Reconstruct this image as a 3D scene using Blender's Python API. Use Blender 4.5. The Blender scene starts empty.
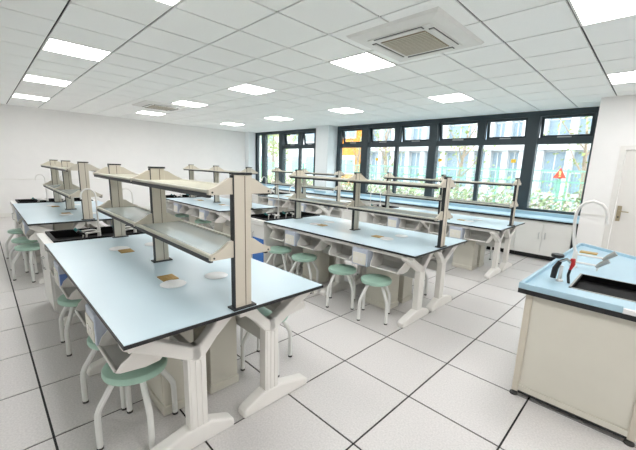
import bpy, bmesh, math, random
from mathutils import Vector, Matrix
random.seed(7)
S = bpy.context.scene
C = S.collection

# ------------------------------------------------------------------ camera
def cam_axes(yaw, pitch, roll):
    cy, sy, cp, sp = math.cos(yaw), math.sin(yaw), math.cos(pitch), math.sin(pitch)
    f = Vector((-sy*cp, cy*cp, -sp)); r = Vector((cy, sy, 0)); u = r.cross(f)
    c, s = math.cos(roll), math.sin(roll)
    return c*r + s*u, -s*r + c*u, f
cam_d = bpy.data.cameras.new('camera'); cam = bpy.data.objects.new('camera', cam_d); C.objects.link(cam)
r_, u_, f_ = cam_axes(0.765, 0.191, 0.0385)
cam.matrix_world = Matrix(((r_.x, u_.x, -f_.x, 1.026), (r_.y, u_.y, -f_.y, -1.933), (r_.z, u_.z, -f_.z, 1.552), (0, 0, 0, 1)))
cam_d.sensor_width = 36.0; cam_d.lens = 336.256/636*36
cam_d.shift_x = -11.645/636; cam_d.shift_y = 8.075/636
cam_d.clip_start = 0.05; cam_d.clip_end = 200
S.camera = cam

# ------------------------------------------------------------------ sky and exposure
PANEL_STRENGTH = 11.0
W = bpy.data.worlds.new('overcast_sky'); S.world = W; W.use_nodes = True
bg = W.node_tree.nodes['Background']; bg.inputs[0].default_value = (0.93, 0.97, 1.0, 1); bg.inputs[1].default_value = 3.6
S.view_settings.view_transform = 'Standard'; S.view_settings.look = 'None'
S.view_settings.gamma = 1.0; S.view_settings.use_curve_mapping = False
S.view_settings.exposure = 0.95
S.cycles.max_bounces = 10; S.cycles.diffuse_bounces = 6; S.cycles.transparent_max_bounces = 16
S.cycles.caustics_reflective = False; S.cycles.caustics_refractive = False

# ------------------------------------------------------------------ materials
def lin(c):
    return tuple((v/255/12.92 if v/255 <= .04045 else ((v/255+.055)/1.055)**2.4) for v in c)
MATS = {}
def mat(name, rgb, rough=.5, metal=0., var=.03, scale=6., bump=0., spec=.5, detail=3., coat=0.):
    m = bpy.data.materials.new(name); m.use_nodes = True; nt = m.node_tree; b = nt.nodes['Principled BSDF']
    col = lin(rgb)
    tc = nt.nodes.new('ShaderNodeTexCoord'); nz = nt.nodes.new('ShaderNodeTexNoise')
    nz.inputs['Scale'].default_value = scale; nz.inputs['Detail'].default_value = detail
    nt.links.new(tc.outputs['Object'], nz.inputs['Vector'])
    rp = nt.nodes.new('ShaderNodeValToRGB')
    rp.color_ramp.elements[0].position = .3; rp.color_ramp.elements[1].position = .7
    rp.color_ramp.elements[0].color = tuple(max(0, c*(1-var)) for c in col)+(1,)
    rp.color_ramp.elements[1].color = tuple(min(1, c*(1+var)) for c in col)+(1,)
    nt.links.new(nz.outputs['Fac'], rp.inputs['Fac']); nt.links.new(rp.outputs['Color'], b.inputs['Base Color'])
    b.inputs['Roughness'].default_value = rough; b.inputs['Metallic'].default_value = metal
    b.inputs['Specular IOR Level'].default_value = spec; b.inputs['Coat Weight'].default_value = coat
    if bump:
        bp = nt.nodes.new('ShaderNodeBump'); bp.inputs['Strength'].default_value = bump; bp.inputs['Distance'].default_value = .002
        nt.links.new(nz.outputs['Fac'], bp.inputs['Height']); nt.links.new(bp.outputs['Normal'], b.inputs['Normal'])
    MATS[name] = m; return m
def emis(name, rgb, strength):
    m = bpy.data.materials.new(name); m.use_nodes = True; nt = m.node_tree
    nt.nodes.remove(nt.nodes['Principled BSDF']); e = nt.nodes.new('ShaderNodeEmission')
    e.inputs[0].default_value = lin(rgb)+(1,); e.inputs[1].default_value = strength
    nt.links.new(e.outputs[0], nt.nodes['Material Output'].inputs[0]); MATS[name] = m; return m
def glass(name, rgb, solid, gloss=.06):
    """thin clear sheet: mostly see-through, a little milky body colour and a little reflection"""
    m = bpy.data.materials.new(name); m.use_nodes = True; nt = m.node_tree; nt.nodes.remove(nt.nodes['Principled BSDF'])
    t = nt.nodes.new('ShaderNodeBsdfTransparent'); d = nt.nodes.new('ShaderNodeBsdfDiffuse'); g = nt.nodes.new('ShaderNodeBsdfGlossy')
    a = nt.nodes.new('ShaderNodeMixShader'); b = nt.nodes.new('ShaderNodeMixShader')
    t.inputs[0].default_value = (.97, .985, .98, 1); d.inputs[0].default_value = lin(rgb)+(1,); g.inputs['Roughness'].default_value = .05
    a.inputs[0].default_value = solid; b.inputs[0].default_value = gloss
    nt.links.new(t.outputs[0], a.inputs[1]); nt.links.new(d.outputs[0], a.inputs[2])
    nt.links.new(a.outputs[0], b.inputs[1]); nt.links.new(g.outputs[0], b.inputs[2])
    nt.links.new(b.outputs[0], nt.nodes['Material Output'].inputs[0]); MATS[name] = m; return m

mat('floor_tile', (211, 208, 206), .38, var=.10, scale=90, detail=5)
mat('floor_joint', (26, 26, 26), .7)
mat('ceiling_tile', (248, 250, 248), .9, var=.03, scale=140, bump=.2)
mat('ceiling_gap', (30, 31, 31), .9)
mat('wall_white', (237, 236, 234), .8, var=.01)
mat('wall_lower', (232, 231, 226), .6, var=.01)
mat('pillar_white', (232, 237, 238), .8, var=.01)
mat('bench_blue', (196, 216, 225), .30, var=.015, scale=3)
mat('edge_black', (24, 25, 28), .45)
mat('frame_white', (236, 234, 229), .4, var=.01)
mat('tray_grey', (200, 200, 195), .55)
mat('post_cream', (206, 199, 184), .42, var=.02)
mat('groove_brown', (120, 108, 92), .6)
mat('post_dark', (38, 40, 42), .5)
mat('rail_cream', (206, 204, 190), .45)
mat('cabinet_cream', (214, 211, 199), .5, var=.015)
mat('cabinet_white', (228, 228, 224), .5, var=.01)
mat('stool_mint', (168, 203, 186), .45, var=.03)
mat('leg_white', (230, 231, 228), .35)
mat('rubber_dark', (60, 60, 58), .7)
mat('sink_black', (8, 8, 9), .6, spec=.15)
mat('brass', (196, 160, 92), .35, metal=.6)
mat('lid_white', (240, 240, 240), .35)
mat('box_blue', (200, 208, 222), .45)
mat('box_plate', (234, 232, 222), .5)
mat('label_blue', (110, 142, 205), .5)
mat('notice_blue', (40, 110, 190), .5)
mat('faucet_white', (232, 230, 226), .3)
mat('nozzle_grey', (158, 158, 152), .35)
mat('grip_black', (18, 18, 20), .4)
mat('trigger_red', (190, 40, 40), .4)
mat('knob_teal', (30, 110, 110), .4)
mat('chrome', (190, 190, 190), .2, metal=1)
mat('worktop_blue', (168, 199, 214), .32, var=.015, scale=3)
mat('window_dark', (44, 58, 64), .45)
mat('handle_silver', (196, 200, 200), .35, metal=.3)
mat('sticker_yellow', (250, 205, 60), .5)
mat('ac_white', (226, 226, 222), .5)
mat('ac_grille', (150, 138, 116), .6)
mat('ac_slot', (70, 72, 72), .6)
mat('door_white', (226, 224, 219), .5, var=.01)
mat('lever_brass', (176, 164, 138), .35, metal=.7)
mat('facade_white', (184, 188, 192), .8)
mat('facade_glass', (112, 134, 150), .35, spec=.6)
mat('facade_orange', (196, 124, 22), .8)
mat('fence_green', (110, 172, 150), .6)
mat('bark', (140, 124, 108), .9, var=.15, scale=12)
mat('leaf', (128, 146, 74), .8, var=.25, scale=3)
mat('leaf_hedge', (140, 160, 112), .8, var=.3, scale=4)
mat('petal', (212, 188, 186), .8)
mat('pavement', (170, 168, 164), .9, var=.06)
mat('sign_red', (196, 52, 16), .5)
mat('sign_yellow', (255, 214, 120), .5)
emis('panel_glow', (255, 253, 253), PANEL_STRENGTH)
glass('pane_glass', (225, 238, 235), .06, .05)
glass('shelf_glass', (240, 243, 240), .34, .14)
glass('shelf_glass_sheen', (218, 216, 198), .8, .05)  # upper shelf glass: grazing reflection put in as a near-opaque cream body colour

# ------------------------------------------------------------------ mesh helpers
class MB:
    def __init__(s): s.v = []; s.f = []; s.m = []
    def add(s, vs, fs, mi=0):
        o = len(s.v); s.v += [tuple(v) for v in vs]; s.f += [tuple(i+o for i in f) for f in fs]; s.m += [mi]*len(fs); return s
    def box(s, x0, x1, y0, y1, z0, z1, mi=0, top=None):
        vs = [(x, y, z) for z in (z0, z1) for y in (y0, y1) for x in (x0, x1)]
        s.add(vs, [(0, 2, 3, 1), (0, 1, 5, 4), (1, 3, 7, 5), (3, 2, 6, 7), (2, 0, 4, 6)], mi)
        s.add(vs, [(4, 5, 7, 6)], mi if top is None else top); return s
    def prism(s, poly, a0, a1, axis='x', mi=0):
        """poly: 2-D outline, extruded along axis between a0 and a1"""
        n = len(poly)
        def P(a, p):
            return {'x': (a, p[0], p[1]), 'y': (p[0], a, p[1]), 'z': (p[0], p[1], a)}[axis]
        vs = [P(a0, p) for p in poly]+[P(a1, p) for p in poly]
        fs = [(i, (i+1) % n, n+(i+1) % n, n+i) for i in range(n)]+[tuple(range(n))[::-1], tuple(range(n, 2*n))]
        return s.add(vs, fs, mi)
    def tube(s, pts, r, n=8, mi=0):
        pts = [Vector(p) for p in pts]; rings = []; up = None
        for i, p in enumerate(pts):
            d = ((pts[i+1]-p).normalized() if i < len(pts)-1 else Vector()) + ((p-pts[i-1]).normalized() if i else Vector())
            d.normalize()
            if up is None:
                up = d.orthogonal().normalized()
            up = (up-d*up.dot(d)).normalized(); w = d.cross(up)
            rr = r[i] if isinstance(r, (list, tuple)) else r
            rings.append([p+(up*math.cos(2*math.pi*k/n)+w*math.sin(2*math.pi*k/n))*rr for k in range(n)])
        vs = [v for q in rings for v in q]; fs = []
        for i in range(len(rings)-1):
            fs += [(i*n+k, i*n+(k+1) % n, (i+1)*n+(k+1) % n, (i+1)*n+k) for k in range(n)]
        fs += [tuple(range(n))[::-1], tuple(range(len(vs)-n, len(vs)))]
        return s.add(vs, fs, mi)
    def lathe(s, prof, n=24, c=(0, 0), mi=0):
        vs = []; fs = []
        for r, z in prof: vs += [(c[0]+r*math.cos(2*math.pi*k/n), c[1]+r*math.sin(2*math.pi*k/n), z) for k in range(n)]
        for i in range(len(prof)-1):
            fs += [(i*n+k, i*n+(k+1) % n, (i+1)*n+(k+1) % n, (i+1)*n+k) for k in range(n)]
        fs += [tuple(range(n))[::-1], tuple(range(len(vs)-n, len(vs)))]
        return s.add(vs, fs, mi)
    def build(s, name, mats, parent=None, loc=(0, 0, 0), bevel=0., smooth=False):
        me = bpy.data.meshes.new(name); me.from_pydata(s.v, [], s.f)
        for m in ([mats] if isinstance(mats, str) else mats): me.materials.append(MATS[m])
        me.polygons.foreach_set('material_index', s.m)
        bm = bmesh.new(); bm.from_mesh(me); bmesh.ops.remove_doubles(bm, verts=bm.verts, dist=1e-5)
        bmesh.ops.recalc_face_normals(bm, faces=bm.faces)
        if bevel:
            es = [e for e in bm.edges if len(e.link_faces) == 2 and e.calc_face_angle(0) > .5]
            bmesh.ops.bevel(bm, geom=es, offset=bevel, segments=2, profile=.5, affect='EDGES', clamp_overlap=True)
        bm.to_mesh(me); bm.free()
        if smooth: me.shade_smooth(); me.set_sharp_from_angle(angle=.7)
        o = bpy.data.objects.new(name, me); C.objects.link(o); o.location = loc
        if parent is not None: o.parent = parent
        return o
def tag(o, label, cat, group=None):
    o['label'] = label; o['category'] = cat
    if group: o['group'] = group
    return o
def struct(o, label=None):
    o['kind'] = 'structure'
    if label: o['label'] = label
    return o
def empty(name, loc=(0, 0, 0), rz=0.):
    o = bpy.data.objects.new(name, None); C.objects.link(o); o.location = loc; o.rotation_euler = (0, 0, rz); o.empty_display_size = .1; return o
KIDS = {}
def copy_tree(o, parent=None):
    c = o.copy(); C.objects.link(c); c.parent = parent
    for ch in o.children: copy_tree(ch, c)
    return c
ORD = ['first', 'second', 'third', 'fourth', 'fifth', 'sixth', 'seventh', 'eighth', 'ninth', 'tenth', 'eleventh', 'twelfth', 'thirteenth', 'fourteenth']

# ------------------------------------------------------------------ room shell
XL, XR, YB, YD, YW, H = -10.9, 4.0, -3.2, 5.03, 5.85, 2.8       # left wall, right wall, back wall, door wall, window plane, ceiling
T = .6
fl = struct(MB().box(XL-.2, XR+.2, YB-.2, YW+.35, -.12, -.004).build('floor', 'floor_joint'), 'pale speckled floor tiles with black joints')
g = .006
tile = MB().box(g, T-g, g, T-g, -.0045, 0).build('floor_tile', 'floor_tile', fl, (0, 0, 0)); tile_me = tile.data; bpy.data.objects.remove(tile)
rest = MB()
for i in range(-19, 8):
    for j in range(-8, 10):
        x, y = i*T, j*T
        if -19 <= i <= 1 and -4 <= j <= 8:
            o = bpy.data.objects.new('floor_tile', tile_me); C.objects.link(o); o.location = (x, y, 0); o.parent = fl
        else:
            rest.box(x+g, x+T-g, y+g, y+T-g, -.0045, 0)
rest.build('floor_tile_field', 'floor_tile', fl)['kind'] = 'stuff'

ce = struct(MB().box(XL-.2, XR+.2, YB-.2, YW+.35, H+.012, H+.15).build('ceiling', 'ceiling_gap'), 'suspended ceiling of square white tiles')
CX, CY = .337, -.665
LIGHTS = [(i, j) for j in (-1, 3, 7) for i in (4, 0, -4, -8, -12, -16) if (i, j) != (4, 7)]
g = .009
tile = MB().box(g, T-g, g, T-g, H, H+.013).build('ceiling_tile', 'ceiling_tile', ce); ctile = tile.data; bpy.data.objects.remove(tile)
rest = MB()
for i in range(-19, 8):
    for j in range(-7, 11):
        if (i, j) in LIGHTS: continue
        x, y = CX+i*T, CY+j*T
        if -18 <= i <= 1 and -2 <= j <= 9:
            o = bpy.data.objects.new('ceiling_tile', ctile); C.objects.link(o); o.location = (x, y, 0); o.parent = ce
        else:
            rest.box(x+g, x+T-g, y+g, y+T-g, H, H+.013)
rest.build('ceiling_tile_field', 'ceiling_tile', ce)['kind'] = 'stuff'

struct(MB().box(XL-.2, XL, YB-.2, YW+.35, 0, H+.01).build('wall_left', 'wall_white'), 'plain white end wall at far left')
struct(MB().box(XL-.2, XR+.2, YB-.2, YB, 0, H+.01).build('wall_back', 'wall_white'), 'plain white wall behind the camera')
struct(MB().box(XR, XR+.2, YB, YW+.35, 0, H+.01).build('wall_right', 'wall_white'), 'plain white wall right of the camera')
# window wall: sill wall, header, end pieces
ww = MB().box(XL, .15, YW-.03, YW+.25, 0, .85).box(XL, -10.74, YW-.03, YW+.25, .85, H+.01).box(-7.2, -6.27, YW-.03, YW+.25, .85, H+.01)
struct(ww.build('wall_window', 'pillar_white'), 'white wall around the dark-framed windows')
struct(MB().box(-6.80, -6.28, 5.45, YW-.03, 0, H+.01).build('wall_pillar', 'pillar_white'), 'white square pillar between the two windows')
struct(MB().box(XL, -10.66, 5.5, YW-.03, 0, H+.01).build('wall_corner', 'pillar_white'), 'white corner pier left of the windows')
dw = MB().box(.15, .56, YD, YW+.25, 0, H+.01).box(1.52, XR, YD, YW+.25, 0, H+.01).box(.56, 1.52, YD, YW+.25, 2.0, H+.01)
struct(dw.build('wall_door', 'wall_white'), 'white wall with the door, beside the windows')
struct(MB().box(XL, XL+.02, YB, 5.5, .955, .975).build('trim_1', 'wall_lower'), 'thin dado strip on the left wall')
struct(MB().box(XL, XL+.015, YB, 5.5, 0, .1).build('baseboard_left', 'wall_lower'), 'low skirting on the left wall')
struct(MB().box(.15, .50, YD-.012, YD, .955, .975).build('trim_2', 'wall_lower'), 'thin dado strip beside the door')

# door
d = struct(empty('door_1', (.5, YD, 0)), 'white door with brass lever plate')
MB().box(0, .075, -.025, .09, 0, 2.0).box(1.0, 1.075, -.025, .09, 0, 2.0).box(0, 1.075, -.025, .09, 2.0, 2.06).build('door_frame', 'door_white', d, bevel=.004)
lf = MB().box(.083, .992, .01, .055, .01, 1.985).build('door_leaf', 'door_white', d)
hp = MB().box(.105, .16, .002, .012, .9, 1.14).build('lever_plate', 'lever_brass', d, bevel=.003)
MB().tube([(.132, .004, 1.06), (.132, -.05, 1.06), (.15, -.06, 1.06), (.25, -.06, 1.055)], .009).build('lever', 'lever_brass', hp)
MB().lathe([(.012, 0), (.012, .008)], 12).build('keyhole', 'rubber_dark', hp).matrix_local = Matrix.Translation((.132, .003, .965)) @ Matrix.Rotation(math.pi/2, 4, 'X')

# windows
Z0, Z1, ZT0, ZT1 = .85, 2.80, 2.17, 2.29
def bars(win, name, x0, x1, z0, z1, y0=YW-.01, y1=YW+.09, m='window_dark'):
    return MB().box(x0, x1, y0, y1, z0, z1).build(name, m, win, bevel=.004)
def sash(win, x0, x1, tilt=.16):
    """top-hung sash, pushed open a little at its foot"""
    h = ZT1-2.70; h = 2.70-ZT1; w = x1-x0; b = .05
    m = MB().box(0, w, 0, .05, -b, 0).box(0, w, 0, .05, -h, -h+b).box(0, b, 0, .05, -h+b, -b).box(w-b, w, 0, .05, -h+b, -b)
    o = m.build('sash', 'window_dark', win, (x0, YW+.05, 2.70)); o.rotation_euler = (tilt, 0, 0)
    MB().box(b, w-b, .02, .028, -h+b, -b).build('pane', 'pane_glass', o)
    MB().box(w*.35, w*.62, -.03, 0, -h+.0, -h+.025).build('sash_handle', 'handle_silver', o, bevel=.004)
def pane(win, x0, x1, z0, z1):
    return MB().box(x0, x1, YW+.035, YW+.043, z0, z1).build('pane', 'pane_glass', win)
def sticker(win, x, z):
    MB().box(x-.045, x+.045, YW+.026, YW+.033, z-.035, z+.035).build('sticker', 'sticker_yellow', win)
w2 = struct(empty('window_2', (0, 0, 0)), 'long dark-framed window with tilted top sashes')
bars(w2, 'frame_head', -6.27, .15, 2.70, Z1); bars(w2, 'frame_sill', -6.27, .15, Z0, Z0+.05); bars(w2, 'frame_jamb', -6.27, -6.12, Z0+.05, 2.70); bars(w2, 'frame_jamb', .02, .15, Z0+.05, 2.70)
for a, b in ((-5.30, -5.06), (-3.18, -2.98), (-1.06, -.85)): bars(w2, 'mullion', a, b, Z0+.05, 2.70, YW-.03, YW+.12)
for a, b in ((-4.16, -4.08), (-1.98, -1.90)): bars(w2, 'mullion', a, b, Z0+.05, ZT0)
for a, b in ((-4.2, -4.03), (-2.02, -1.88)): bars(w2, 'mullion', a, b, ZT1, 2.70)
for a, b in ((-6.12, -5.30), (-5.06, -2.98-.2), (-2.98, -1.06), (-.85, .02)): bars(w2, 'transom', a, b, ZT0, ZT1)
for a, b in ((-6.12, -5.30), (-5.06, -4.16), (-4.08, -3.18), (-2.98, -1.98), (-1.90, -1.06), (-.85, .02)):
    pane(w2, a, b, Z0+.05, ZT0)
for a, b in ((-6.12, -5.30), (-5.06, -4.2), (-4.03, -3.18), (-2.98, -2.02), (-1.88, -1.06), (-.85, .02)): sash(w2, a+.01, b-.01)
for x in (-4.75, -2.87, -1.24): sticker(w2, x, 1.84)
w1 = struct(empty('window_1', (0, 0, 0)), 'shorter dark-framed window near the far corner')
bars(w1, 'frame_head', -10.74, -7.2, 2.70, Z1); bars(w1, 'frame_sill', -10.74, -7.2, Z0, Z0+.05); bars(w1, 'frame_jamb', -10.74, -10.56, Z0+.05, 2.70)
bars(w1, 'frame_jamb', -7.3, -7.2, Z0+.05, 2.70)
for a, b in ((-10.25, -10.05), (-9.16, -8.93)): bars(w1, 'mullion', a, b, Z0+.05, 2.70, YW-.03, YW+.12)
bars(w1, 'mullion', -8.08, -8.0, Z0+.05, ZT0); bars(w1, 'mullion', -8.12, -7.93, ZT1, 2.70); bars(w1, 'transom', -8.93, -7.3, ZT0, ZT1)
for a, b in ((-10.56, -10.25), (-10.05, -9.16)): pane(w1, a, b, Z0+.05, 2.70)
for a, b in ((-8.93, -8.08), (-8.0, -7.3)): pane(w1, a, b, Z0+.05, ZT0)
for a, b in ((-8.93, -8.12), (-7.93, -7.3)): sash(w1, a+.01, b-.01)

# ------------------------------------------------------------------ ceiling lights and air conditioners
def make_light():
    t = empty('ceiling_light')
    MB().box(.004, .596, .004, .022, -.004, .012).box(.004, .596, .578, .596, -.004, .012).box(.004, .022, .022, .578, -.004, .012).box(.578, .596, .022, .578, -.004, .012).build('frame', 'ac_white', t)
    MB().box(.022, .578, .022, .578, -.001, .010).build('diffuser', 'panel_glow', t)
    return t
lp = None
rown = {-5: 'in the row behind the camera', -1: 'in the row over the foreground bench', 3: 'in the middle row', 7: 'in the row along the windows'}
for i, j in LIGHTS:
    o = make_light() if lp is None else copy_tree(lp)
    if lp is None: lp = o
    o.location = (CX+i*T, CY+j*T, H)
    vis = {-5: [], -1: [-4, -8, -12, -16], 3: [0, -4, -8, -12, -16], 7: [0, -4, -8, -12, -16]}[j]
    if i in vis:
        n = vis.index(i); lab = 'square glowing ceiling panel '+rown[j]+', '+(['nearest the camera', 'second from the camera', 'third from the camera', 'fourth from the camera', 'farthest away'][n] if n < len(vis)-1 else 'farthest away')
    elif j == -5: lab = 'square glowing ceiling panel in the row behind the camera, '+ORD[(4-i)//4]+' from the right wall'
    else: lab = 'square glowing ceiling panel '+rown[j]+(', above the camera' if i == 0 else ', right of the camera')
    tag(o, lab, 'ceiling light', 'square ceiling light panels')
def make_ac():
    t = empty('air_conditioner'); h = .475
    m = MB(); zs = [(h, 0), (h-.02, -.022), (h-.1, -.034)]
    rings = [[(sx*r, sy*r, z) for sx, sy in ((-1, -1), (1, -1), (1, 1), (-1, 1))] for r, z in zs]
    for a, b in zip(rings, rings[1:]): m.add(a+b, [(k, (k+1) % 4, 4+(k+1) % 4, 4+k) for k in range(4)])
    m.add(rings[-1], [(0, 1, 2, 3)]); m.build('panel', 'ac_white', t)
    m = MB().box(-.33, .33, -.33, .33, -.045, -.03); m.build('inner_panel', 'ac_white', t, bevel=.012)
    gr = MB().box(-.235, .235, -.235, .235, -.05, -.044).build('intake_grille', 'ac_grille', t)
    sl = MB().box(-.23, .23, -.004, .004, -.056, -.048).build('grille_slat', 'cabinet_cream', gr, (0, -.215, 0)); 
    for k in range(1, 14):
        o = sl.copy(); C.objects.link(o); o.parent = gr; o.location = (0, -.215+k*.033, 0)
    for a in range(4):
        ln = MB().box(-.25, .25, .275, .325, -.049, -.044).build('air_outlet', 'ac_slot', t); ln.rotation_euler.z = a*math.pi/2
        lv = MB().box(-.24, .24, .285, .318, -.056, -.048).build('louvre', 'ac_white', ln)
    return t
ac = make_ac(); ac.location = (-.88, 1.14, H); tag(ac, 'large square ceiling air conditioner with brown grille, near the camera', 'air conditioner', 'ceiling air conditioners')
a2 = copy_tree(ac); a2.location = (-7.4, 1.14, H); tag(a2, 'small-looking distant ceiling air conditioner near the left wall', 'air conditioner', 'ceiling air conditioners')

# ------------------------------------------------------------------ benches
BL = 2.42
def make_bench():
    t = empty('lab_bench')
    m = MB().box(-BL, 0, -.6, .6, .752, .77, 1); m.build('tabletop', ['bench_blue', 'edge_black'], t)
    # blue laminate sits on the black core
    tt = t.children[0]
    MB().box(-BL+.004, -.004, -.596, .596, .77, .7725).build('laminate', 'bench_blue', tt)
    for y0, y1 in ((-.575, -.545), (.545, .575), (-.02, .02)): MB().box(-BL+.03, -.03, y0, y1, .715, .752).build('top_rail', 'frame_white', t)
    for s in (-1, 1):
        MB().box(-BL+.1, -.15, s*.235-.02, s*.235+.02, .435, .545).build('beam', 'tray_grey', t)
        for x in (-.125, -1.25, -2.3):
            m = MB().box(x-.03, x+.03, s*.245-.05, s*.245+.05, .09, .56)
            for yy in (-.03, 0, .03): m.box(x+.028, x+.034, s*.245+yy-.009, s*.245+yy+.009, .1, .53)
            lg = m.build('leg', 'frame_white', t)
            c = s*.295; a = .262
            ft = MB().prism([(c-a, 0), (c+a, 0), (c+a, .045), (c+a-.02, .062), (s*.245+.07, .115), (s*.245-.07, .115), (c-a+.02, .062), (c-a, .045)], x-.04, x+.04).build('foot', 'frame_white', lg, bevel=.012)
            y = s*.245
            # inner and outer arms of the Y
            for sg, ye in ((-s, s*.03), (s, s*.585)):
                k = 1 if ye > y else -1
                MB().prism([(y-k*.03, .50), (y+k*.052, .535), (y+k*(abs(ye-y)*.55), .615), (ye, .70), (ye, .745), (ye-k*.07, .745), (y+k*(abs(ye-y)*.40), .668), (y+k*.02, .60), (y-k*.03, .60)], x-.034, x+.034).build('arm', 'frame_white', lg, bevel=.01)
        # under-table book trays and socket boxes
        for x1, x0 in ((-.14, -.55), (-.77, -1.16), (-1.34, -1.73), (-1.95, -2.32)):
            prof = [(.60, .565), (.58, .553), (.47, .540), (.40, .548), (.365, .60), (.355, .74)]
            f = 4; m = MB()
            inn = [(p[0]*s, p[1]) for p in prof]; out = [(p[0]*s+(s*-.006 if k > 2 else 0), p[1]-(.007 if k < 4 else 0)) for k, p in enumerate(prof)]
            def xs(z, side):
                q = .05*(1-min(1, max(0, (z-.545)/.16))); return (x1-q if side else x0+q)
            vs = [(xs(z, sd), y, z) for (y, z) in inn for sd in (0, 1)]+[(xs(z, sd), y, z) for (y, z) in out for sd in (0, 1)]
            n = len(inn); fs = []
            for k in range(n-1):
                fs += [(2*k, 2*k+1, 2*k+3, 2*k+2), (2*n+2*k, 2*n+2*k+2, 2*n+2*k+3, 2*n+2*k+1)]
            fs += [(0, 2*n, 2*n+1, 1)]
            m.add(vs, fs); tr = m.build('book_tray', 'tray_grey', t)
            MB().tube([(x0+.05, s*.60, .563), (x1-.05, s*.60, .563)], .007, 6).build('tray_lip', 'frame_white', tr)
            ck = [(.60, .557), (.578, .60), (.54, .632), (.518, .668), (.512, .742), (.355, .742), (.362, .60), (.40, .543), (.47, .534), (.58, .546)]
            for sd in (0, 1):
                d = 1 if sd else -1
                a = [(xs(z, sd), s*y, z) for y, z in ck]; b = [(x+d*.008, y, z) for x, y, z in a]; n = len(ck)
                MB().add(a+b, [(i, (i+1) % n, n+(i+1) % n, n+i) for i in range(n)]+[tuple(range(n)), tuple(range(n, 2*n))]).build('tray_side', 'frame_white', tr)
        for x0, x1 in ((-.765, -.555), (-1.945, -1.735)):
            bx = MB().box(x0, x1, min(s*.40, s*.600), max(s*.40, s*.600), .535, .722).build('socket_box', 'box_blue', t, bevel=.006)
            ys = sorted((s*.598, s*.607)); pl = MB().box(x0+.018, x1-.018, ys[0], ys[1], .55, .675).build('socket_plate', 'box_plate', bx, bevel=.002)
            ys = sorted((s*.605, s*.610))
            for q in (.35, .65): MB().box(x0+(x1-x0)*q-.018, x0+(x1-x0)*q+.018, ys[0], ys[1], .59, .625).build('socket', 'frame_white', pl)
    # desk outlets let into the top
    for x, s in ((-.78, -1), (-1.72, -1), (-.78, 1), (-1.72, 1)):
        o = MB().box(-.06, .06, -.05, .05, .772, .778)
        for k in range(4): o.box(-.05+k*.03, -.04+k*.03, -.045, .045, .778, .780)
        o = o.build('brass_outlet', 'brass', t, (x, s*.125, 0)) if s < 0 else None
        xo = x+(.145 if x > -1 else -.12)
        xo = xo if s < 0 else x+(.16 if x > -1 else -.13)
        m = MB().lathe([(.078, .772), (.080, .776), (.072, .781), (.03, .783), (.001, .783)], 24)
        m.build('outlet_cover', 'lid_white', t, (xo, s*.145, 0), smooth=True)
    return t
benches = [  # x of near end, y centre, label, short phrase
    (-.5, -.985, 'pale blue lab bench in the foreground, largest in view', 'the foreground bench'),
    (-4.2, -1.0, 'pale blue lab bench at far left, beyond the foreground bench', 'the far left bench'),
    (-.5, 1.42, 'pale blue lab bench in the middle of the room, four stools in front', 'the middle bench'),
    (-4.2, 1.42, 'pale blue lab bench seen behind the foreground rack, near the left wall', 'the back middle bench'),
    (-.5, 3.8, 'pale blue lab bench at right, beside the window cabinets', 'the window-side bench'),
    (-4.2, 3.8, 'pale blue lab bench by the windows, farthest from the camera', 'the farthest window bench')]
bp = None
for x, y, lab, sh in benches:
    o = make_bench() if bp is None else copy_tree(bp)
    if bp is None: bp = o
    o.location = (x, y, 0); tag(o, lab, 'lab bench', 'blue lab benches')

MB().box(-1.7345, -1.732, -.595, -.545, .56, .65).build('blue_label', 'label_blue', bp)
# reagent racks
def make_rack():
    t = empty('reagent_rack')
    px = (-.04, -1.235, -2.385)
    for x in px:
        m = MB().box(x-.017, x+.017, -.05, .05, .775, 1.5, 0)
        po = m.build('post', 'post_cream', t, bevel=.004)
        MB().box(x+.0165, x+.0182, .011, .0155, .785, 1.495).build('groove', 'groove_brown', po)
        MB().box(x-.018, x+.018, -.0545, -.0495, .78, 1.498).build('edge_strip', 'post_dark', po)
        MB().box(x-.021, x+.021, -.055, .055, 1.5, 1.512).build('cap', 'post_dark', po)
        MB().box(x-.035, x+.035, -.07, .07, .773, .782).build('base_plate', 'post_dark', po)
    for z, top in ((1.405, .08), (1.072, .085)):
        for x in px:
            pr = [(.05, top), (.075, top-.004), (.11, .055), (.145, .034), (.182, .02), (.182, -.004)]
            m = MB().prism([(a, z+b) for a, b in pr]+[(-a, z+b) for a, b in pr[::-1]], x-.012, x+.012)
            br = m.build('bracket', 'post_cream', t)
            for sg in (-1, 1): MB().lathe([(.005, 0), (.005, .004)], 8).build('screw', 'rubber_dark', br).matrix_local = Matrix.Translation((x+.011, sg*.165, z+.008)) @ Matrix.Rotation(math.pi/2, 4, 'Y')
        for a, b in ((px[0]-.012, px[1]+.012), (px[1]-.012, px[2]+.012)):
            for sg in (-1, 1):
                ys = sorted((sg*.152, sg*.176)); rl = MB().box(b, a, ys[0], ys[1], z+.002, z+.018).build('rail', 'rail_cream', t, bevel=.003)
                ys = sorted((sg*.160, sg*.179)); MB().box(b, a, ys[0], ys[1], z-.020, z+.002).build('rail_strip', 'post_dark', rl)
            if True: MB().box(b, a, -.152, .152, z+.004, z+.010).build('glass_shelf', 'shelf_glass_sheen' if z > 1.2 else 'shelf_glass', t)
    return t
rp = None
for (x, y, lab, sh) in benches:
    o = make_rack() if rp is None else copy_tree(rp)
    if rp is None: rp = o
    o.location = (x, y, 0); tag(o, 'two-tier cream reagent rack with glass shelves on '+sh, 'shelf rack', 'reagent racks on the benches')

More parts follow.
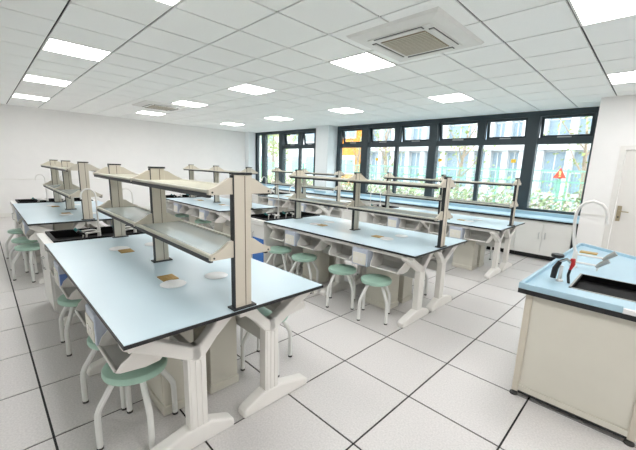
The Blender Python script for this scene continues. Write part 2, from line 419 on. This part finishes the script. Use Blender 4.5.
# pedestal cabinets below the benches
def make_ped():
    t = empty('pedestal_cabinet')
    MB().box(-.165, .165, -.1, .1, .06, .72).build('body', 'cabinet_cream', t, bevel=.004)
    MB().box(-.175, .175, -.11, .11, 0, .062).build('plinth', 'cabinet_cream', t, bevel=.008)
    MB().box(-.155, .155, -.106, -.099, .08, .70).build('door', 'cabinet_cream', t, bevel=.002)
    return t
pp = None
for (x, y, lab, sh) in benches:
    for k, dx in enumerate((-.615, -1.74)):
        for s, dy in ((-1, -.205), (1, .1)):
            if s == 1 and x < -4: continue
            o = make_ped() if pp is None else copy_tree(pp)
            if pp is None: pp = o
            o.location = (x+dx, y+dy, 0); o.rotation_euler.z = 0 if s < 0 else math.pi
            tag(o, 'cream pedestal under '+('near' if k == 0 else 'far')+' end of '+sh+', '+('facing the camera side' if s < 0 else 'window side'), 'cabinet', 'cream pedestals below the benches')

# sink units at the bench ends
def make_sink():
    t = empty('sink_cabinet')
    b = MB().box(-.6, 0, -.57, .57, .08, .70).build('body', 'cabinet_white', t, bevel=.004)
    MB().box(-.57, -.03, -.54, .54, 0, .08).build('plinth', 'tray_grey', t)
    for s in (-1, 1):
        for x0 in (-.595, -.298):
            ys = sorted((s*.57, s*.586)); d = MB().box(x0, x0+.293, ys[0], ys[1], .1, .69).build('door', 'cabinet_white', t, bevel=.002)
            xh = x0+.265 if x0 < -.4 else x0+.03
            MB().tube([(xh, s*.586, .46), (xh, s*.606, .47), (xh, s*.606, .57), (xh, s*.586, .58)], .005, 6).build('handle', 'chrome', d)
    # rim ring and basin
    m = MB()
    for (x0, x1, y0, y1) in ((-.6, 0, -.6, -.51), (-.6, 0, .51, .6), (-.6, -.57, -.51, .51), (-.03, 0, -.51, .51)): m.box(x0, x1, y0, y1, .70, .768)
    m.build('sink_rim', 'cabinet_white', t)
    m = MB()
    o_, i_ = (-.592, -.008, -.53, .53), (-.555, -.04, -.50, .50)
    for (x0, x1, y0, y1) in ((o_[0], o_[1], o_[2], i_[2]), (o_[0], o_[1], i_[3], o_[3]), (o_[0], i_[0], i_[2], i_[3]), (i_[1], o_[1], i_[2], i_[3])): m.box(x0, x1, y0, y1, .768, .785)
    m.box(i_[0]-.008, i_[0], i_[2], i_[3], .702, .77).box(i_[1], i_[1]+.008, i_[2], i_[3], .702, .77).box(i_[0], i_[1], i_[2]-.008, i_[2], .702, .77).box(i_[0], i_[1], i_[3], i_[3]+.008, .702, .77).box(i_[0], i_[1], i_[2], i_[3], .701, .708)
    m.build('basin', 'sink_black', t)
    return t
def make_faucet():
    """white lab tap: tall gooseneck and two low outlets with knobs"""
    t = empty('lab_faucet')
    MB().lathe([(.03, 0), (.03, .012), (.018, .02), (.016, .12), (.012, .13)], 16).build('pillar', 'faucet_white', t, smooth=True)
    pts = [(0, 0, .12), (0, 0, .46)]+[(0, -.065+.065*math.cos(a), .46+.075*math.sin(a)) for a in [math.pi*k/8 for k in range(1, 9)]]+[(0, -.13, .43)]
    MB().tube(pts, .0085, 8).build('gooseneck', 'faucet_white', t, smooth=True)
    for sx in (-1, 1):
        a = MB().tube([(0, 0, .075), (sx*.06, -.02, .085), (sx*.075, -.05, .088), (sx*.08, -.15, .082)], .010, 8).build('outlet_arm', 'faucet_white', t, smooth=True)
        MB().tube([(sx*.08, -.14, .08), (sx*.08, -.175, .09), (sx*.08, -.20, .115)], [.011, .015, .017], 10).build('nozzle', 'grip_black' if sx > 0 else 'knob_teal', a, smooth=True)
        MB().tube([(sx*.08, -.125, .083), (sx*.08, -.13, .03), (sx*.08, -.135, .012)], [.010, .007, .005], 8).build('spout', 'faucet_white', a, smooth=True)
    return t
def make_gun():
    """emergency eyewash spray: black grip, red trigger, round head, on a white holder"""
    t = empty('eyewash_spray')
    MB().lathe([(.02, 0), (.02, .01), (.010, .014), (.010, .10)], 12).build('holder', 'faucet_white', t)
    MB().tube([(-.035, -.01, .015), (-.03, -.005, .08), (-.012, 0, .125)], [.016, .017, .012], 10).build('grip', 'grip_black', t, smooth=True)
    MB().tube([(-.012, 0, .125), (.02, 0, .145), (.045, 0, .13)], .010, 8).build('neck', 'chrome', t)
    MB().lathe([(.001, .168), (.034, .168), (.036, .155), (.03, .148), (.012, .142)], 16).build('spray_head', 'grip_black', t).location = (-.03, .0, 0)
    MB().tube([(.05, 0, .155), (.055, 0, .12), (.045, 0, .085)], [.013, .012, .007], 8).build('trigger', 'trigger_red', t)
    MB().tube([(.045, 0, .085), (.04, 0, .05), (.05, -.01, .0)], .008, 8).build('hose', 'grip_black', t)
    return t
sp = fp = None
for n, (x, y, lab, sh) in enumerate(benches):
    o = make_sink() if sp is None else copy_tree(sp)
    if sp is None: sp = o
    xs_ = x-BL-.012
    o.location = (xs_, y, 0); tag(o, 'white sink cabinet with black basin at the far end of '+sh, 'sink', 'sink cabinets at the bench ends')
    for k, dy in enumerate((-.11, .24)):
        o = make_faucet() if fp is None else copy_tree(fp)
        if fp is None: fp = o
        o.location = (xs_-.30, y+dy, .708); tag(o, 'white gooseneck tap at the sink of '+sh+', '+('near' if k == 0 else 'window')+' side', 'faucet', 'white gooseneck taps')
    if n == 2:
        tag(MB().box(-.295, -.015, -.008, 0, .14, .50).build('blue_notice', 'notice_blue', None, (xs_, y-.586, 0)), 'blue notice panel on the sink cabinet of the middle bench', 'notice')

# ------------------------------------------------------------------ stools
def make_stool():
    t = empty('lab_stool')
    MB().lathe([(.001, .392), (.145, .392), (.158, .397), (.162, .408), (.162, .424), (.157, .433), (.145, .437), (.001, .438)], 28).build('seat', 'stool_mint', t, smooth=True)
    MB().lathe([(.11, .384), (.11, .394)], 20).build('seat_plate', 'leg_white', t)
    for k in range(4):
        a = math.pi/4+k*math.pi/2; c, s = math.cos(a), math.sin(a)
        pr = [(.09, .388), (.112, .368), (.182, .25), (.196, .215), (.199, .17), (.20, .012)]
        l = MB().tube([(c*r, s*r, z) for r, z in pr], .0165, 8).build('leg', 'leg_white', t, smooth=True)
        MB().lathe([(.017, 0), (.017, .014)], 10, (c*.20, s*.20)).build('foot_cap', 'rubber_dark', l)
    return t
stools = []
for bi, side, offs in ((0, -1, (-.43, -.88, -1.78)), (0, 1, (-.5, -1.05, -1.62, -2.12)), (1, -1, (-.42, -.95, -1.75)), (2, -1, (-.45, -.93, -1.59, -2.1)),
                       (2, 1, (-.6, -1.1, -1.7)), (3, -1, (-1.18, -2.14)), (4, 1, (-.5, -1.2))):
    for k, dx in enumerate(offs):
        x, y, lab, sh = benches[bi]
        yy = y+{0: (-.45, -.43, -.46)[min(k, 2)], 1: -.565, 2: -.56, 3: -.33, 4: .5}[bi] if side < 0 else y+.5
        stools.append((x+dx, yy, bi, side, k, sh, len(offs)))
st0 = None
for x, y, bi, side, k, sh, n in stools:
    o = make_stool() if st0 is None else copy_tree(st0)
    if st0 is None: st0 = o
    o.location = (x, y, 0); o.rotation_euler.z = math.pi/4-.12+(.12 if (bi, side, k) == (0, -1, 0) else .90 if (bi, side, k) == (0, -1, 2) else random.uniform(-.18, .18))
    tag(o, 'mint green stool on the '+('near' if side < 0 else 'window')+' side of '+sh+', '+ORD[k]+' along', 'stool', 'mint green round stools')

# ------------------------------------------------------------------ window counter
XC0, XC1 = XL+.24, .14
segs = [(XL+.25, -6.81, YW-.035), (-6.81, -6.27, 5.44), (-6.27, XC1, YW-.035)]
wt = empty('window_worktop', (XC0, 5.2, 0)); tag(wt, 'long pale blue worktop running below the windows', 'worktop')
m = MB(); m2 = MB()
for a, b, yb in segs: m.box(a-XC0, b-XC0, 0, yb-5.2, .765, .785); m2.box(a-XC0, b-XC0, .0, yb-5.2, .735, .765)
m.build('top', 'worktop_blue', wt); m2.build('front_edge', 'edge_black', wt)
for a, b, yb in segs: MB().box(a-XC0, b-XC0, yb-5.2-.02, yb-5.2, .785, .845).build('upstand', 'worktop_blue', wt)
def make_base():
    t = empty('base_cabinet'); w = .9
    MB().box(-w+.002, -.002, .045, .5, .1, .735).build('body', 'cabinet_white', t)
    MB().box(-w+.002, -.002, .16, .48, 0, .1).build('toe_kick', 'edge_black', t)
    for x0, x1, xh in ((-w+.005, -w/2-.003, -w/2-.05), (-w/2+.003, -.005, -w/2+.05)):
        d = MB().box(x0, x1, .025, .043, .105, .73).build('door', 'cabinet_white', t, bevel=.002)
        MB().tube([(xh, .027, .40), (xh, .004, .41), (xh, .004, .51), (xh, .027, .52)], .006, 6).build('handle', 'handle_silver', d)
    return t
b0 = None
xs = [.06-.9*k for k in range(12)]
n = 0
for x in xs:
    if x-.9 < XL+.2: continue
    if x > -7.0 and x-.9 < -6.3 or (-7.0 < x-.9 < -6.3) : pass
    o = make_base() if b0 is None else copy_tree(b0)
    if b0 is None: b0 = o
    if x-.9 < -6.25 and x > -6.82:       # the pillar leaves room for a shallow unit only
        for ch in o.children:
            if ch.name.startswith('body'): ch.scale.y = .45; ch.location.y = .02
            if ch.name.startswith('toe'): ch.scale.y = .3; ch.location.y = .09
    o.location = (x, 5.2, 0); tag(o, 'white two-door base cabinet under the window worktop, '+ORD[n]+' from the door', 'cabinet', 'window base cabinets'); n += 1
tag(MB().box(0, .075, .03, .5, 0, .735).build('gap_shade_panel', 'post_dark', None, (.065, 5.2, 0)), 'dark upright panel standing in for the shaded gap between window cabinets and door wall', 'panel')  # dark box stands in for the shade in the gap beside the door wall

# ------------------------------------------------------------------ demonstration island at right
XI, YI = .49, .585
isl = empty('demonstration_island', (XI, YI, 0)); tag(isl, 'cream demonstration island with blue top and black sink at right', 'lab counter')
m = MB().box(.01, .66, .012, 1.85, .05, .765); m.build('body', 'cabinet_cream', isl)
for x0, x1 in ((0, .04), (.635, .675)): MB().box(x0, x1, 0, .04, .03, .765).build('corner_post', 'post_cream', isl, bevel=.006)
MB().box(.04, .635, .004, .012, .045, .085).build('bottom_rail', 'cabinet_cream', isl)
MB().box(.04, .635, .006, .03, .026, .045).build('kick_strip', 'edge_black', isl)
MB().box(.05, .625, .007, .012, .095, .76).build('front_panel', 'cabinet_cream', isl)
MB().box(0, .012, .05, 1.84, .06, .76).build('side_panel', 'cabinet_cream', isl)
for x, y in ((.015, .015), (.65, .015), (.015, 1.83), (.65, 1.83)):
    MB().lathe([(.026, 0), (.026, .012), (.012, .02), (.012, .05)], 12, (x, y)).build('levelling_foot', 'rubber_dark', isl)
# top outline (clipped far right corner), sink cut-out made of strips
outl = [(-.045, -.03), (.78, -.03), (.78, 1.50), (.50, 1.74), (.04, 2.10), (-.005, 2.06)]
sk = (.20, .60, .21, .69)       # basin opening
def strip(poly, z0, z1, nm, mt): return MB().prism(poly, z0, z1, 'z').build(nm, mt, isl)
strip([(-.04, -.025), (.775, -.025), (.775, sk[2]), (-.03, sk[2])], .797, .812, 'top', 'worktop_blue')
strip([(-.03, sk[2]), (sk[0], sk[2]), (sk[0], sk[3]), (-.02, sk[3])], .797, .812, 'top', 'worktop_blue')
strip([(sk[1], sk[2]), (.775, sk[2]), (.775, sk[3]), (sk[1], sk[3])], .797, .812, 'top', 'worktop_blue')
strip([(-.02, sk[3]), (.775, sk[3]), (.775, 1.50), (.497, 1.737), (.04, 2.095), (-.003, 2.055)], .797, .812, 'top', 'worktop_blue')
for k, c in enumerate(list(isl.children)):
    if c.name.startswith('top'):
        m = MB()
        me = c.data; m.add([(v.co.x, v.co.y, .765 if v.co.z < .8 else .7969) for v in me.vertices], [tuple(p.vertices) for p in me.polygons]); m.build('black_base', 'edge_black', isl)
for a, b in (((-.045, -.03), (.78, -.03)), ((-.005, 2.06), (-.045, -.03))):
    a, b = Vector(a), Vector(b); d = (b-a).normalized(); nn = Vector((-d.y, d.x))*.006
    MB().prism([tuple(a), tuple(b), tuple(b+nn), tuple(a+nn)], .7652, .7968, 'z').build('black_edge', 'edge_black', isl)
def lip(a, b, w=.022):
    a, b = Vector(a), Vector(b); d = (b-a).normalized(); nn = Vector((-d.y, d.x))*w
    return MB().prism([tuple(a), tuple(b), tuple(b+nn), tuple(a+nn)], .797, .838, 'z').build('raised_edge', 'worktop_blue', isl, bevel=.004)
lip((-.045, -.03), (.50, -.03)); lip((.78, -.03), (.78, 1.5)); lip((.78, 1.50), (.04, 2.10)); lip((.04, 2.10), (-.005, 2.06)); lip((-.005, 2.06), (-.045, -.03))
MB().box(.50, .78, -.03, -.004, .797, .824).build('white_edge', 'lid_white', isl)
m = MB()
x0, x1, y0, y1 = sk
for q in ((x0, x1, y0, y0+.012), (x0, x1, y1-.012, y1), (x0, x0+.012, y0, y1), (x1-.012, x1, y0, y1)): m.box(q[0], q[1], q[2], q[3], .7975, .816, 0)
bsn = m.build('sink_rim', 'nozzle_grey', isl)
m = MB()
for q in ((x0+.012, x1-.012, y0+.012, y0+.018), (x0+.012, x1-.012, y1-.018, y1-.012), (x0+.012, x0+.018, y0+.012, y1-.012), (x1-.018, x1-.012, y0+.012, y1-.012)): m.box(q[0], q[1], q[2], q[3], .7975, .815, 0)
m.box(x0+.001, x1-.001, y0+.001, y1-.001, .766, .768).box(x0+.001, x0+.008, y0+.001, y1-.001, .766, .797).box(x1-.008, x1-.001, y0+.001, y1-.001, .766, .797).box(x0, x1, y0+.001, y0+.008, .766, .797).box(x0, x1, y1-.008, y1-.001, .766, .797); m.build('basin', 'sink_black', isl)
# tall tap of the island
it = empty('lab_faucet', (.612, 1.47, .812)); tag(it, 'tall white gooseneck tap with two grey-tipped outlets on the island', 'faucet', 'white gooseneck taps')
MB().lathe([(.03, 0), (.03, .014), (.02, .022), (.017, .13), (.013, .14)], 16).build('pillar', 'faucet_white', it, smooth=True)
pts = [(0, 0, .12), (-.020, 0, .20), (-.033, 0, .28), (-.043, 0, .40), (-.041, 0, .45), (-.028, 0, .50), (.002, 0, .54), (.057, 0, .56), (.117, 0, .538), (.148, 0, .50), (.163, 0, .45), (.165, 0, .385)]
MB().tube(pts, [.012]*(len(pts)-2)+[.0135, .014], 10).build('gooseneck', 'faucet_white', it, smooth=True)
for z, xe in ((.112, .20), (.045, .165)):
    a = MB().tube([(0, 0, z), (.05, 0, z+.002), (xe, 0, z)], .009, 8).build('outlet_arm', 'faucet_white', it, smooth=True)
    MB().tube([(xe-.015, 0, z-.012), (xe+.012, 0, z+.018), (xe+.055, 0, z+.058)], [.013, .018, .021], 12).build('nozzle', 'nozzle_grey', a, smooth=True)
    if z < .1: MB().tube([(xe, 0, z), (xe-.004, 0, z-.02), (xe-.006, 0, z-.043)], [.012, .009, .005], 8).build('spout', 'faucet_white', a)
gi = make_gun(); gi.location = (XI+.125, YI+.33, .812); gi.scale = (1.15,)*3; tag(gi, 'black and red eyewash spray gun standing beside the island sink', 'eyewash')
tag(MB().box(-.07, .07, -.045, .045, 0, .012).build('brass_outlet_plate', 'brass', None, (.625, 2.24, .8122)), 'small brass outlet plate on the island behind the tap', 'outlet')

# ------------------------------------------------------------------ outdoors
struct(MB().box(-60, 40, YW+.3, 80, -.3, -.15).build('ground', 'pavement'), 'pale paving outside the windows')
fb = empty('school_building', (-9, 20, 0)); tag(fb, 'white school building with tall pilasters across the yard', 'building')
MB().box(-7.0, 16, 0, 6, -.15, 9).build('wall', 'facade_white', fb)
px = [-6.84, -5.7, -4.6, -3.3, -2.1, -.6, 1.3, 2.3, 3.25, 4.15, 5.05, 6.4, 8.5, 10.5, 12.5, 15]
for x in px: MB().box(x-.16, x+.16, -.35, .0, -.15, 9).build('pilaster', 'facade_white', fb)
for z0, z1 in ((.7, 2.85), (3.5, 5.6), (6.3, 8.4)):
    for a, b in zip(px, px[1:]):
        w = MB().box(a+.2, b-.2, -.02, .05, z0, z1).build('window', 'facade_glass', fb)
        MB().box(a+.2, b-.2, -.06, -.0, (z0+z1)/2-.03, (z0+z1)/2+.03).box((a+b)/2-.03, (a+b)/2+.03, -.06, 0, z0, z1).build('glazing_bar', 'facade_white', w)
for z in (2.95, 5.75): MB().box(-7.0, 16, -.5, 0, z, z+.45).build('floor_band', 'facade_white', fb)
ob = empty('orange_building', (-23.6, 25, 0)); tag(ob, 'orange building with white window bay behind the left window pane', 'building')
MB().box(-1, 4.6, 0, 5, -.15, 10).build('wall', 'facade_orange', ob)
for z in (1.0, 4.6):
    w = MB().box(-.2, 2.0, -.12, 0, z, z+1.9).build('window_bay', 'facade_white', ob)
    for x in (-.1, .98): MB().box(x, x+.9, -.15, -.1, z+.12, z+1.5).build('pane', 'facade_glass', w)
tb = empty('pale_building', (-36, 26, 0)); tag(tb, 'pale building seen through the far window', 'building')
MB().box(-14, 9.5, 0, 5, -.15, 10).build('wall', 'facade_white', tb)
for k in range(8):
    for z in (1, 4.6): MB().box(-12.5+k*2.6, -11+k*2.6, -.04, .02, z, z+1.8).build('window', 'facade_glass', tb)

def leaves(n, fn, size):
    m = MB()
    for _ in range(n):
        p = Vector(fn()); a = Vector((random.gauss(0, 1), random.gauss(0, 1), random.gauss(0, 1))).normalized(); b = a.orthogonal().normalized()
        s = size*random.uniform(.6, 1.3); c = a.cross(b)
        m.add([p-b*s, p-c*s*.5, p+b*s, p+c*s*.5], [(0, 1, 2, 3)])
    return m
def tree(x, y, h, lab, n=1400, lean=0.):
    t = empty('tree', (x, y, -.15)); tag(t, lab, 'tree', 'slender trees outside the windows')
    MB().tube([(0, 0, 0), (lean*.3, 0, h*.35), (lean, .05, h*.7)], [.10, .075, .035], 8).build('trunk', 'bark', t, smooth=True)
    tips = []
    for k in range(7):
        a = k*2.4; z = h*(.33+.06*k); p0 = Vector((lean*z/h/.7, 0, z)); p1 = p0+Vector((math.cos(a)*.5, math.sin(a)*.5, .55)); p2 = p1+Vector((math.cos(a)*.35, math.sin(a)*.35, .5))
        MB().tube([p0, p1, p2], [.035, .022, .01], 6).build('branch', 'bark', t); tips += [p1, p2]
    def fn():
        q = random.choice(tips); return (q.x+random.gauss(0, .33), q.y+random.gauss(0, .33), q.z+random.gauss(0, .3))
    leaves(n, fn, .075).build('foliage', 'leaf', t)
tree(-5.1, 12, 4.6, 'slender tree outside the middle of the long window', 260, .25)
tree(-8.8, 12.2, 4.8, 'slender tree outside left of the long window middle', 240, -.2)
tree(-.75, 12, 4.6, 'slender tree outside beside the door wall', 260, -.2)
tree(-15.6, 11, 5.2, 'slender tree outside the far window, right part', 500, .2)
tree(-18.6, 12.5, 5.4, 'leafy tree outside the far window, left part', 1100, 0)
tree(-11.6, 13.2, 4.8, 'slender tree outside in front of the orange building', 160, .2)
fe = empty('mesh_fence', (-9, 10.4, -.15)); tag(fe, 'pale green mesh fence outside the windows', 'fence')
for k in range(13): MB().box(-12+k*2-.03, -12+k*2+.03, -.03, .03, 0, 1.95).build('post', 'fence_green', fe)
for z in (.15, 1.0, 1.55, 1.88): MB().box(-12, 12, -.015, .015, z-.022, z+.022).build('rail', 'fence_green', fe)
m = MB()
for k in range(300): m.box(-12+k*.08-.005, -12+k*.08+.005, -.006, .006, .15, 1.88)
m.build('mesh_wires', 'fence_green', fe)['kind'] = 'stuff'
hx = lambda: (random.uniform(-11, 11.5), max(-.4, min(.4, random.gauss(0, .22))), abs(random.gauss(.75, .3)))
he = empty('flower_hedge', (-9, 9.6, -.15)); tag(he, 'low flowering hedge in front of the green fence', 'hedge')
lv = leaves(8000, hx, .07).build('leaves', 'leaf_hedge', he); lv['kind'] = 'stuff'
pt = leaves(6500, lambda: (random.uniform(-11, 11.5), max(-.4, min(.4, random.gauss(-.05, .22))), abs(random.gauss(.62, .32))), .05).build('flowers', 'petal', he); pt['kind'] = 'stuff'
sg = empty('warning_sign', (-1.16, 10.2, -.15)); tag(sg, 'orange-red triangular warning sign on a green post outside', 'sign')
MB().box(-.03, .03, 0, .06, 0, 1.72).box(-.10, -.07, 0, .04, 0, 1.6).build('post', 'fence_green', sg)
tr = MB().prism([(-.17, 1.66), (.17, 1.66), (0, 1.97)], -.03, -.005, 'y').build('plate', 'sign_red', sg)
MB().prism([(-.02, 1.76), (.02, 1.76), (.028, 1.86), (-.028, 1.86)], -.036, -.029, 'y').box(-.02, .02, -.036, -.029, 1.705, 1.735).build('mark', 'sign_yellow', tr)
